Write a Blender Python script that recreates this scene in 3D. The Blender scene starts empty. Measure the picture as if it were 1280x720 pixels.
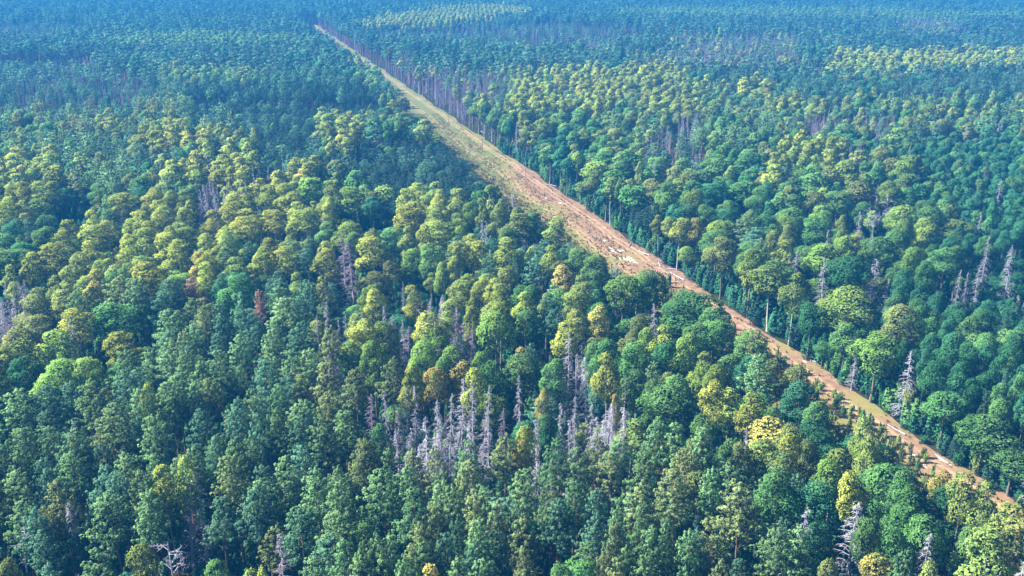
import bpy, math, random
import re as _re
import numpy as np
R = math.radians
PI = math.pi

# ------------------------------------------------------------------ camera, sky, sun, exposure
sc = bpy.context.scene
CAM_H, PITCH, FPX = 95.0, 19.7, 1200.0
cam_d = bpy.data.cameras.new('camera')
cam = bpy.data.objects.new('camera', cam_d)
sc.collection.objects.link(cam)
cam.location = (0, 0, CAM_H)
cam.rotation_euler = (R(90 - PITCH), 0, 0)
cam_d.sensor_width = 36.0
cam_d.lens = 36.0 * FPX / 1280.0
cam_d.clip_start = 0.5
cam_d.clip_end = 20000
sc.camera = cam

SUN_AZ, SUN_EL = -86.0, 42.0           # degrees from the view direction (negative = left), above the horizon
world = bpy.data.worlds.new('World')
sc.world = world
world.use_nodes = True
wn = world.node_tree
wn.nodes.clear()
wo = wn.nodes.new('ShaderNodeOutputWorld')
wb = wn.nodes.new('ShaderNodeBackground')
ws = wn.nodes.new('ShaderNodeTexSky')
ws.sky_type = 'NISHITA'
ws.sun_disc = False
ws.sun_elevation = R(SUN_EL)
ws.sun_rotation = R(SUN_AZ)
ws.ozone_density = 2.5
wb.inputs['Strength'].default_value = 0.05
wn.links.new(ws.outputs[0], wb.inputs[0])
wn.links.new(wb.outputs[0], wo.inputs[0])

sun_d = bpy.data.lights.new('sun', 'SUN')
sun_d.energy = 5.0
sun_d.angle = R(0.5)
sun_d.color = (1.0, 0.93, 0.8)
sun = bpy.data.objects.new('sun', sun_d)
sc.collection.objects.link(sun)
sun.rotation_euler = (R(90 - SUN_EL), 0, R(180 - SUN_AZ))
sun.location = (-200, 100, 300)

sc.view_settings.view_transform = 'Standard'
sc.view_settings.look = 'None'
sc.view_settings.exposure = 2.3
sc.view_settings.gamma = 1.0
sc.view_settings.use_curve_mapping = False
cy = sc.cycles
cy.max_bounces = 5
cy.diffuse_bounces = 2
cy.glossy_bounces = 1
cy.transmission_bounces = 3
cy.transparent_max_bounces = 4
cy.volume_bounces = 0
cy.use_denoising = True

rng = np.random.RandomState(7)
random.seed(7)

# ------------------------------------------------------------------ the lie of the land
TH = R(PITCH)
def unproject(px, py, z=0.0):
    """the point at height z that stands where the survey picture shows pixel (px, py)"""
    a = (px - 640.0) / FPX
    b = (360.0 - py) / FPX
    dx = a
    dy = math.cos(TH) + b * math.sin(TH)
    dz = -math.sin(TH) + b * math.cos(TH)
    t = (z - CAM_H) / dz
    return np.array([dx * t, dy * t, z])

def project(x, y, z):
    dz = z - CAM_H
    depth = y * math.cos(TH) - dz * math.sin(TH)
    up = y * math.sin(TH) + dz * math.cos(TH)
    return 640 + FPX * x / depth, 360 - FPX * up / depth, depth

A0 = unproject(405, 38)[:2]
B0 = unproject(1190, 580)[:2]
cdir = (A0 - B0) / np.linalg.norm(A0 - B0)          # along the clearing, away from the camera
cleft = np.array([-cdir[1], cdir[0]])               # across it, towards the near side
CLEAR_W = 31.0
def near_edge(u):
    return CLEAR_W - 7.5 * max(0.0, min(1.0, (150 - u) / 90)) - 9.0 * max(0.0, min(1.0, (u - 420) / 90))
def clearing_uv(x, y):
    dx, dy = x - B0[0], y - B0[1]
    return dx * cdir[0] + dy * cdir[1], dx * cleft[0] + dy * cleft[1]

# ------------------------------------------------------------------ materials
def nodes_of(name):
    m = bpy.data.materials.new(name)
    m.use_nodes = True
    nt = m.node_tree
    nt.nodes.clear()
    return m, nt

def N(nt, t, **kw):
    n = nt.nodes.new(t)
    for k, v in kw.items():
        setattr(n, k, v)
    return n

def leaf_material(name, dark, light, hue_spread=0.018, val=(0.72, 1.3), transl=0.3):
    m, nt = nodes_of(name)
    out = N(nt, 'ShaderNodeOutputMaterial')
    at = N(nt, 'ShaderNodeAttribute', attribute_name='tint')
    oi = N(nt, 'ShaderNodeObjectInfo')
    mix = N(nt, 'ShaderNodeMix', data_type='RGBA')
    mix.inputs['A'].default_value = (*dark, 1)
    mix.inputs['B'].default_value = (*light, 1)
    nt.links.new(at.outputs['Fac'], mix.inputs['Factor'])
    hsv = N(nt, 'ShaderNodeHueSaturation')
    mr = N(nt, 'ShaderNodeMapRange')
    mr.inputs['To Min'].default_value = 0.5 - hue_spread
    mr.inputs['To Max'].default_value = 0.5 + hue_spread
    nt.links.new(oi.outputs['Random'], mr.inputs['Value'])
    wv = N(nt, 'ShaderNodeMath', operation='MULTIPLY')
    wv.inputs[1].default_value = 7.31
    nt.links.new(oi.outputs['Random'], wv.inputs[0])
    fr = N(nt, 'ShaderNodeMath', operation='FRACT')
    nt.links.new(wv.outputs[0], fr.inputs[0])
    mv = N(nt, 'ShaderNodeMapRange')
    mv.inputs['To Min'].default_value = val[0]
    mv.inputs['To Max'].default_value = val[1]
    nt.links.new(fr.outputs[0], mv.inputs['Value'])
    nt.links.new(mr.outputs[0], hsv.inputs['Hue'])
    nt.links.new(mv.outputs[0], hsv.inputs['Value'])
    nt.links.new(mix.outputs['Result'], hsv.inputs['Color'])
    d = N(nt, 'ShaderNodeBsdfDiffuse')
    t = N(nt, 'ShaderNodeBsdfTranslucent')
    ms = N(nt, 'ShaderNodeMixShader')
    ms.inputs[0].default_value = transl
    nt.links.new(hsv.outputs[0], d.inputs['Color'])
    nt.links.new(hsv.outputs[0], t.inputs['Color'])
    nt.links.new(d.outputs[0], ms.inputs[1])
    nt.links.new(t.outputs[0], ms.inputs[2])
    na = N(nt, 'ShaderNodeAttribute', attribute_name='puff')
    vt = N(nt, 'ShaderNodeVectorTransform', vector_type='NORMAL', convert_from='OBJECT', convert_to='WORLD')
    nm = N(nt, 'ShaderNodeVectorMath', operation='NORMALIZE')
    nt.links.new(na.outputs['Vector'], vt.inputs[0])
    nt.links.new(vt.outputs[0], nm.inputs[0])
    nt.links.new(nm.outputs[0], d.inputs['Normal'])
    nt.links.new(ms.outputs[0], out.inputs['Surface'])
    return m

def bark_material(name, a, b, scale=6.0):
    m, nt = nodes_of(name)
    out = N(nt, 'ShaderNodeOutputMaterial')
    tc = N(nt, 'ShaderNodeTexCoord')
    mp = N(nt, 'ShaderNodeMapping')
    mp.inputs['Scale'].default_value = (scale, scale, scale * 0.35)
    nz = N(nt, 'ShaderNodeTexNoise')
    nz.inputs['Scale'].default_value = 1.0
    nz.inputs['Detail'].default_value = 3
    cr = N(nt, 'ShaderNodeMix', data_type='RGBA')
    cr.inputs['A'].default_value = (*a, 1)
    cr.inputs['B'].default_value = (*b, 1)
    p = N(nt, 'ShaderNodeBsdfDiffuse')
    nt.links.new(tc.outputs['Object'], mp.inputs[0])
    nt.links.new(mp.outputs[0], nz.inputs['Vector'])
    nt.links.new(nz.outputs[0], cr.inputs['Factor'])
    nt.links.new(cr.outputs['Result'], p.inputs['Color'])
    nt.links.new(p.outputs[0], out.inputs['Surface'])
    return m

LEAF = {
    # code: (dark, light)
    'pine_g': ((0.044, 0.102, 0.052), (0.150, 0.275, 0.115)),
    'pine_b': ((0.034, 0.086, 0.062), (0.095, 0.215, 0.130)),
    'pine_o': ((0.060, 0.095, 0.044), (0.190, 0.245, 0.100)),
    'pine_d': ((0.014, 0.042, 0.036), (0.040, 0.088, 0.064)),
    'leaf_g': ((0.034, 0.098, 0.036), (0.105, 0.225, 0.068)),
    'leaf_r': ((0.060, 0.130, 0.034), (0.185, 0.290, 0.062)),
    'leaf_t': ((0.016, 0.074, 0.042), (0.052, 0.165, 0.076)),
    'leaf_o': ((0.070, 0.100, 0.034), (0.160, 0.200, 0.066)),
    'birch_y': ((0.110, 0.160, 0.038), (0.290, 0.345, 0.070)),
    'birch_g': ((0.090, 0.145, 0.040), (0.220, 0.290, 0.080)),
    'birch_o': ((0.170, 0.160, 0.045), (0.350, 0.315, 0.090)),
    'dry': ((0.150, 0.100, 0.080), (0.300, 0.195, 0.155)),
}
LM = {k: leaf_material(k + '_foliage', *v) for k, v in LEAF.items()}
BARK = {
    'pine': bark_material('pine_bark', (0.11, 0.065, 0.045), (0.24, 0.14, 0.09)),
    'leaf': bark_material('grey_brown_bark', (0.07, 0.06, 0.05), (0.16, 0.14, 0.12)),
    'birch': bark_material('birch_bark', (0.14, 0.13, 0.12), (0.45, 0.43, 0.40), 9.0),
    'dead': bark_material('weathered_dead_wood', (0.17, 0.17, 0.21), (0.36, 0.36, 0.44)),
    'purple': bark_material('mauve_dead_twigs', (0.10, 0.085, 0.115), (0.23, 0.195, 0.26)),
}

# ------------------------------------------------------------------ mesh helpers
def mesh_from(name, verts, faces, mats, fmat=None, tint=None, puff=None):
    """verts (n,3), faces (m,4) or list, materials, per-face material index, per-vertex tint"""
    me = bpy.data.meshes.new(name)
    verts = np.asarray(verts, dtype=np.float32)
    if isinstance(faces, np.ndarray):
        m, k = faces.shape
        me.vertices.add(len(verts))
        me.vertices.foreach_set('co', verts.ravel())
        me.loops.add(m * k)
        me.loops.foreach_set('vertex_index', faces.ravel().astype(np.int32))
        me.polygons.add(m)
        me.polygons.foreach_set('loop_start', (np.arange(m) * k).astype(np.int32))
        me.polygons.foreach_set('loop_total', np.full(m, k, np.int32))
        me.update(calc_edges=True)
    else:
        me.from_pydata([tuple(v) for v in verts], [], [tuple(f) for f in faces])
    for mt in mats:
        me.materials.append(mt)
    if fmat is not None:
        me.polygons.foreach_set('material_index', np.asarray(fmat, np.int32))
    if tint is not None:
        a = me.attributes.new('tint', 'FLOAT', 'POINT')
        a.data.foreach_set('value', np.asarray(tint, np.float32))
    if puff is not None:
        a = me.attributes.new('puff', 'FLOAT_VECTOR', 'POINT')
        a.data.foreach_set('vector', np.asarray(puff, np.float32).ravel())
    me.validate()
    return me

def unit(v):
    return v / np.maximum(np.linalg.norm(v, axis=-1, keepdims=True), 1e-9)

def cards(centres, normals, size, tint, r, aspect=1.0, up=None, puff=None):
    """one bent leaf-clump quad per centre, facing roughly along its normal"""
    n = len(centres)
    nrm = unit(normals)
    ref = unit(r.normal(size=(n, 3))) if up is None else unit(up + r.normal(size=(n, 3)) * 0.25)
    t1 = unit(np.cross(nrm, ref))
    t2 = np.cross(nrm, t1)
    s = (size * r.uniform(0.65, 1.35, n))[:, None]
    a, b = t1 * s * 0.5, t2 * s * 0.5 * aspect
    k = lambda: r.uniform(0.6, 1.1, (n, 1))
    bend = nrm * s * 0.16
    v = np.stack([centres - a * k() - bend, centres - b * k() + bend * 0.5, centres + a * k() - bend, centres + b * k() + bend * 0.5], 1).reshape(-1, 3)
    f = np.arange(n * 4).reshape(n, 4)
    return v, f, np.repeat(tint, 4), np.repeat(unit(nrm if puff is None else puff), 4, axis=0)

def tube(pts, radii, sides=5):
    pts = np.asarray(pts, float)
    V, F = [], []
    for i, p in enumerate(pts):
        d = pts[min(i + 1, len(pts) - 1)] - pts[max(i - 1, 0)]
        d = d / (np.linalg.norm(d) + 1e-9)
        a = np.cross(d, (0.3, 1, 0.2)); a /= np.linalg.norm(a)
        b = np.cross(d, a)
        for k in range(sides):
            an = 2 * PI * k / sides
            V.append(p + (a * math.cos(an) + b * math.sin(an)) * radii[i])
    for i in range(len(pts) - 1):
        for k in range(sides):
            k2 = (k + 1) % sides
            F.append((i * sides + k, i * sides + k2, (i + 1) * sides + k2, (i + 1) * sides + k))
    return np.array(V), np.array(F)

def join(parts):
    V, F, T, M, o = [], [], [], [], 0
    for v, f, t, m in parts:
        V.append(v); F.append(f + o); o += len(v)
        T.append(np.full(len(v), t) if np.isscalar(t) else t)
        M.append(np.full(len(f), m))
    return np.concatenate(V), np.concatenate(F), np.concatenate(T), np.concatenate(M)

# ---- crowns.  Every crown is built for a tree of real size H and width W, later scaled a little.
def pine_crown(seed, lod, H=20.0, W=5.0):
    r = np.random.RandomState(seed)
    z0 = r.uniform(0.57, 0.64)
    C, Nn, T, PU = [], [], [], []
    whorls = {0: 13, 1: 8, 2: 4}[lod]
    ncard = {0: 24, 1: 9, 2: 5}[lod]
    size = {0: 0.25, 1: 0.50, 2: 0.95}[lod]
    for i in range(whorls):
        t = (i + r.uniform(0, .6)) / whorls
        z = H * (z0 + (1 - z0) * t)
        rad = W / 2 * (0.10 + 1.12 * (1 - t) ** 0.72) * (0.66 + 0.34 * min(1, t * 4 + .2))
        nb = max(4, int(r.randint(7, 10) * (1 - 0.35 * t)))
        a0 = r.uniform(0, 2 * PI)
        for k in range(nb):
            a = a0 + 2 * PI * k / nb + r.normal() * 0.22
            L = rad * r.uniform(0.62, 1.22)
            nt_ = max(1, int(round(L / {0: 0.62, 1: 0.9, 2: 1.5}[lod])))
            rise = r.uniform(0.05, 0.45) + 0.35 * t
            for j in range(nt_):
                f = 1 - j / max(nt_, 1) * 0.78
                c = np.array([math.cos(a) * L * f, math.sin(a) * L * f, z + rise * L * f * 0.7 - 0.3 + r.normal() * .12])
                c[:2] += r.normal(size=2) * 0.22
                ax = np.array([math.cos(a) * 0.75, math.sin(a) * 0.75, 0.8])
                ax /= np.linalg.norm(ax)
                dirs = unit(r.normal(size=(ncard, 3)) + ax * 0.75)
                el = (dirs @ ax)
                tr = {0: 0.40, 1: 0.45, 2: 0.6}[lod] * (0.8 + 0.5 * r.rand())
                cc = c + dirs * tr * 0.75 + ax * (el[:, None] * tr * 0.6)
                C.append(cc); Nn.append(dirs + r.normal(size=(ncard, 3)) * 0.35)
                out_ = unit(np.array([[math.cos(a) * f, math.sin(a) * f, 0.35 + 0.5 * t]]))
                PU.append(unit(dirs * 0.75 + out_ * 0.8 + r.normal(size=(ncard, 3)) * 0.3))
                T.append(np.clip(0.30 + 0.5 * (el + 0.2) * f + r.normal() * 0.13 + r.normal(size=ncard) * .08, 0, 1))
    # leader
    for j in range(3):
        c = np.array([r.normal() * .12, r.normal() * .12, H - 0.1 - 0.5 * j])
        dirs = unit(r.normal(size=(ncard, 3)) + np.array([0, 0, .5]))
        C.append(c + dirs * np.array([0.22, 0.22, 0.5])); Nn.append(dirs); PU.append(unit(dirs + np.array([0, 0, .5])))
        T.append(np.clip(0.6 + r.normal(size=ncard) * .15, 0, 1))
    C, Nn, T = np.concatenate(C), np.concatenate(Nn), np.concatenate(T)
    return cards(C, Nn, size, T, r, 0.8, puff=np.concatenate(PU))

def broad_crown(seed, lod, H=19.0, W=7.0, slender=False):
    r = np.random.RandomState(seed)
    z0 = r.uniform(.36, .44) if slender else r.uniform(.34, .42)
    zc = H * (z0 + 1) / 2
    hz = H * (1 - z0) / 2
    lobes = []
    nl = r.randint(17, 23) if not slender else r.randint(14, 19)
    for i in range(nl):
        for _ in range(30):
            u = r.normal(size=3); u /= np.linalg.norm(u)
            if u[2] > -0.75: break
        rr = r.uniform(0.35, 0.72)
        prof = 1.0 if u[2] > -.3 else .85
        p = np.array([u[0] * W / 2 * rr * prof, u[1] * W / 2 * rr * prof, zc + u[2] * hz * rr])
        rad = W * r.uniform(0.17, 0.27) * (1.18 if not slender else 1.3)
        lobes.append((p, rad, r.uniform(-.22, .22)))
    lobes.append((np.array([0, 0, zc]), W * 0.3, 0.0))
    lobes.append((np.array([r.normal() * .4, r.normal() * .4, H - W * 0.31]), W * 0.27, 0.05))
    dens = {0: 26.0, 1: 8.0, 2: 2.6}[lod]
    size = {0: 0.34, 1: 0.62, 2: 1.1}[lod]
    C, Nn, T, PU = [], [], [], []
    for i, (p, rad, tb) in enumerate(lobes):
        n = int(4 * PI * rad * rad * dens * 0.62) + 3
        d = unit(r.normal(size=(n, 3)))
        # small bumps over each lobe: sprays of leaves with gaps between them
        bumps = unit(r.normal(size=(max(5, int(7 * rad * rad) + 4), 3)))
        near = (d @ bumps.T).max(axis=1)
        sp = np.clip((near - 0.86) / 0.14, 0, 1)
        q = p + d * np.array([1, 1, 0.9]) * (rad * (0.82 + 0.26 * sp))[:, None] + r.normal(size=(n, 3)) * rad * 0.06
        keep = np.ones(n, bool)
        for j, (p2, r2, _t) in enumerate(lobes):
            if j != i:
                keep &= np.linalg.norm(q - p2, axis=1) > r2 * 0.86
        keep &= q[:, 2] > H * (z0 - 0.05)
        keep &= ~((d[:, 2] < -0.35) & (r.rand(n) < 0.5))
        keep &= (sp + r.rand(n) * 0.9) > 0.22
        C.append(q[keep]); Nn.append((d + r.normal(size=(n, 3)) * 0.38)[keep])
        bi = (d @ bumps.T).argmax(axis=1)
        wall = unit(q - np.array([0, 0, zc - hz * 0.3]))
        PU.append(unit(d * 0.6 + (d - bumps[bi] * 0.9) * 1.1 + bumps[bi] * 0.5 + wall * 0.45 + r.normal(size=(n, 3)) * 0.4)[keep])
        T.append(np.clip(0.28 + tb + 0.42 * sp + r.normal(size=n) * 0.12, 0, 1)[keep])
    C, Nn, T = np.concatenate(C), np.concatenate(Nn), np.concatenate(T)
    top = H - C[:, 2].max()
    C[:, 2] += top * 0.9
    return cards(C, Nn, size, T, r, 0.9, puff=np.concatenate(PU))

def spruce_crown(seed, lod, H=19.0, W=4.0):
    r = np.random.RandomState(seed)
    C, Nn, T, U = [], [], [], []
    nw = {0: 24, 1: 15, 2: 8}[lod]
    for i in range(nw):
        t = i / nw
        z = H * (0.15 + 0.84 * t)
        rad = W / 2 * (1 - t) ** 0.8 + 0.12
        nb = {0: 11, 1: 8, 2: 6}[lod]
        for k in range(nb):
            a = r.uniform(0, 2 * PI)
            L = rad * r.uniform(.75, 1.15)
            m = max(1, int(L / {0: .4, 1: .7, 2: 1.2}[lod]))
            for j in range(m):
                f = (j + 1) / m
                C.append((math.cos(a) * L * f, math.sin(a) * L * f, z - 0.45 * L * f + r.normal() * .08))
                Nn.append((math.cos(a) * .7 + r.normal() * .3, math.sin(a) * .7 + r.normal() * .3, 1))
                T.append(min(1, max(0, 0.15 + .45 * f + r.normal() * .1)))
    C = np.array(C)
    return cards(C, np.array(Nn), {0: .55, 1: .85, 2: 1.3}[lod], np.array(T), r, 0.8, puff=unit(C * np.array([1, 1, 0]) + np.array([0, 0, .6])))

def prism_strands(P, Q, w0, w1):
    """three-sided tapering sticks from P to Q, all at once"""
    d = unit(Q - P)
    a = unit(np.cross(d, np.array([0.31, 0.52, 0.8])))
    b = np.cross(d, a)
    V = []
    for (c, w) in ((P, w0), (Q, w1)):
        for k in range(3):
            an = 2 * PI * k / 3
            V.append(c + (a * math.cos(an) + b * math.sin(an)) * np.reshape(w, (-1, 1)))
    V = np.stack(V, 1)
    n = len(P)
    base = (np.arange(n) * 6)[:, None]
    F = np.concatenate([base + np.array([[k, (k + 1) % 3, 3 + (k + 1) % 3, 3 + k]]) for k in range(3)], 0)
    return V.reshape(-1, 3), F

def dead_branches(seed, lod, H=19.0, W=3.8, mode='spruce'):
    r = np.random.RandomState(seed)
    P, Q, w0, w1 = [], [], [], []
    def add(a, b, x, y):
        P.append(a); Q.append(b); w0.append(x); w1.append(y)
    thick = {0: 1.0, 1: 1.4, 2: 2.3}[lod]
    if mode == 'spruce':
        nb = {0: 105, 1: 55, 2: 24}[lod]
        for i in range(nb):
            t = (i + r.rand()) / nb
            z = H * (0.12 + 0.86 * t)
            L = (W / 2) * (1.0 * (1 - t) ** 0.75 + 0.10) * r.uniform(0.55, 1.25)
            a = r.uniform(0, 2 * PI)
            d = np.array([math.cos(a), math.sin(a), 0])
            p0 = np.array([0, 0, z])
            p1 = p0 + d * L * 0.5 + np.array([0, 0, r.uniform(-.05, .18) * L])
            p2 = p0 + d * L + np.array([0, 0, r.uniform(-.45, -.1) * L])
            add(p0, p1, .045 * thick, .032 * thick)
            add(p1, p2, .032 * thick, .012 * thick)
            for j in range({0: 9, 1: 5, 2: 3}[lod]):
                f = r.uniform(.25, 1)
                q = p0 + (p1 - p0) * min(1, f * 2) if f < .5 else p1 + (p2 - p1) * (f * 2 - 1)
                side = np.array([-d[1], d[0], 0]) * r.choice([-1, 1])
                l = r.uniform(.25, .7) * (1 - .4 * t)
                e = q + (side * r.uniform(.2, .8) + d * .4 + np.array([0, 0, r.uniform(-1.1, -.1)])) * l
                add(q, e, .018 * thick, .007 * thick)
    else:  # broad bare crown with forking, antler-like limbs
        def grow(p, d, L, w, n):
            q = p + d * L
            add(p, q, w, w * .7)
            if n == 0: return
            for _ in range(r.randint(2, 4)):
                nd = unit(d + r.normal(size=3) * 0.62 + np.array([0, 0, .06]))
                grow(p + d * L * r.uniform(.55, 1), nd, L * r.uniform(.55, .8), w * .6, n - 1)
        for i in range(11):
            a = 2 * PI * i / 11 + r.normal() * .2
            z = H * r.uniform(.62, .97)
            d = unit(np.array([math.cos(a), math.sin(a), r.uniform(.15, .8)]))
            grow(np.array([0, 0, z]), d, W * .24 * r.uniform(.7, 1.2), .085, 3)
        add(np.array([0, 0, H * .5]), np.array([0, 0, H * .985]), .12, .05)
    P, Q = np.array(P), np.array(Q)
    return prism_strands(P, Q, np.array(w0), np.array(w1))

def trunk_geo(seed, H, r0, reach, limbs=4, zl=0.45, W=4.0, sides=6):
    r = np.random.RandomState(seed + 99)
    n = 7
    zs = np.linspace(0, H * reach, n)
    drift = np.cumsum(r.normal(size=(n, 2)) * 0.04, axis=0); drift[0] = 0
    pts = np.column_stack([drift, zs])
    rad = r0 * (1 - (zs / (H * reach)) * 0.85)
    rad[0] *= 1.35
    parts = [(*tube(pts, rad, sides), 0.5, 0)]
    for i in range(limbs):
        a = r.uniform(0, 2 * PI)
        z = H * r.uniform(zl, zl + 0.3)
        L = W * r.uniform(0.22, .4)
        p0 = np.array([0, 0, z])
        p1 = p0 + np.array([math.cos(a) * L * .6, math.sin(a) * L * .6, L * .35])
        p2 = p0 + np.array([math.cos(a) * L, math.sin(a) * L, L * .9])
        parts.append((*tube([p0, p1, p2], [r0 * .35, r0 * .22, r0 * .08], 4), 0.5, 0))
    return join(parts)

# species: (crown builder, trunk args, nominal H, nominal W)
SPEC = {
    'pine':   dict(H=20.0, W=5.0, n=5, crown=lambda s, l: pine_crown(s, l), r0=.19, reach=.93, bark='pine', limbs=5),
    'leaf':   dict(H=19.0, W=7.0, n=5, crown=lambda s, l: broad_crown(s, l), r0=.24, reach=.75, bark='leaf', limbs=6),
    'birch':  dict(H=20.0, W=5.2, n=4, crown=lambda s, l: broad_crown(s, l, 20.0, 5.2, True), r0=.15, reach=.85, bark='birch', limbs=5),
    'spruce': dict(H=19.0, W=4.0, n=3, crown=lambda s, l: spruce_crown(s, l), r0=.18, reach=.96, bark='leaf', limbs=0),
    'dead':   dict(H=19.0, W=3.8, n=4, crown=None, r0=.16, reach=.985, bark='dead', limbs=0),
    'bare':   dict(H=18.0, W=6.0, n=2, crown=None, r0=.2, reach=.97, bark='dead', limbs=0),
}
_crown, _trunk = {}, {}
def crown_mesh(sp, v, lod, mat):
    key = (sp, v, lod, mat.name)
    if key not in _crown:
        base = (sp, v, lod)
        if base not in _crown:
            if sp in ('dead', 'bare'):
                V, F = dead_branches(100 + v * 7, lod, SPEC[sp]['H'], SPEC[sp]['W'], 'spruce' if sp == 'dead' else 'bare')
                _crown[base] = (V, F, np.full(len(V), .5), np.tile([0, 0, 1.], (len(V), 1)))
            else:
                _crown[base] = SPEC[sp]['crown'](31 + v * 17, lod)
        V, F, T, PU = _crown[base]
        _crown[key] = mesh_from(sp + '_crown', V, F, [mat], tint=T, puff=PU)
    return _crown[key]

def trunk_mesh(sp, v):
    if (sp, v) not in _trunk:
        s = SPEC[sp]
        V, F, T, M = trunk_geo(v * 5, s['H'], s['r0'], s['reach'], s['limbs'], W=s['W'])
        _trunk[(sp, v)] = mesh_from(sp + '_trunk', V, F, [BARK[s['bark']]])
    return _trunk[(sp, v)]

def whole_mesh(name, sp, v, lod, mat):
    """crown and trunk in one mesh, for the distant woods"""
    crown_mesh(sp, v, lod, mat)
    V, F, T, PU = _crown[(sp, v, lod)]
    s = SPEC[sp]
    tv, tf, tt, tm = trunk_geo(v * 5, s['H'], s['r0'] * (1 + .5 * lod), s['reach'], 2 if lod < 2 else 0, W=s['W'], sides=6 if lod == 0 else 4)
    V2, F2, T2, M2 = join([(V, F, T, 0), (tv, tf, tt, 1)])
    bark = mat if sp in ('dead', 'bare') else BARK[s['bark']]
    return mesh_from(name, V2, F2, [mat, bark], M2, T2, np.concatenate([PU, np.tile([0, 0, 1.], (len(tv), 1))]))

# ------------------------------------------------------------------ ground
def link(o, parent=None):
    sc.collection.objects.link(o)
    if parent is not None:
        o.parent = parent
    return o

def ground_material(name, cols, scales, bump=0.0):
    m, nt = nodes_of(name)
    out = N(nt, 'ShaderNodeOutputMaterial')
    tc = N(nt, 'ShaderNodeTexCoord')
    last = None
    for i, (c, s) in enumerate(zip(cols[1:], scales)):
        nz = N(nt, 'ShaderNodeTexNoise')
        nz.inputs['Scale'].default_value = s
        nz.inputs['Detail'].default_value = 6
        nz.inputs['Roughness'].default_value = 0.6
        nt.links.new(tc.outputs['Object'], nz.inputs['Vector'])
        mr = N(nt, 'ShaderNodeMapRange')
        mr.inputs['From Min'].default_value = 0.42
        mr.inputs['From Max'].default_value = 0.6
        nt.links.new(nz.outputs[0], mr.inputs['Value'])
        mx = N(nt, 'ShaderNodeMix', data_type='RGBA')
        nt.links.new(mr.outputs[0], mx.inputs['Factor'])
        if last is None:
            mx.inputs['A'].default_value = (*cols[0], 1)
        else:
            nt.links.new(last.outputs['Result'], mx.inputs['A'])
        mx.inputs['B'].default_value = (*c, 1)
        last = mx
    d = N(nt, 'ShaderNodeBsdfDiffuse')
    nt.links.new(last.outputs['Result'], d.inputs['Color'])
    nt.links.new(d.outputs[0], out.inputs['Surface'])
    return m, nt, last, d, tc

gm, *_ = ground_material('forest_floor', [(0.018, 0.026, 0.012), (0.026, 0.042, 0.014), (0.028, 0.022, 0.014)], [0.07, 0.5])
G = 6000
me = mesh_from('ground', [(-G, -G, 0), (G, -G, 0), (G, G, 0), (-G, G, 0)], [(0, 1, 2, 3)], [gm])
ground = link(bpy.data.objects.new('ground', me)); ground['kind'] = 'structure'

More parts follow.
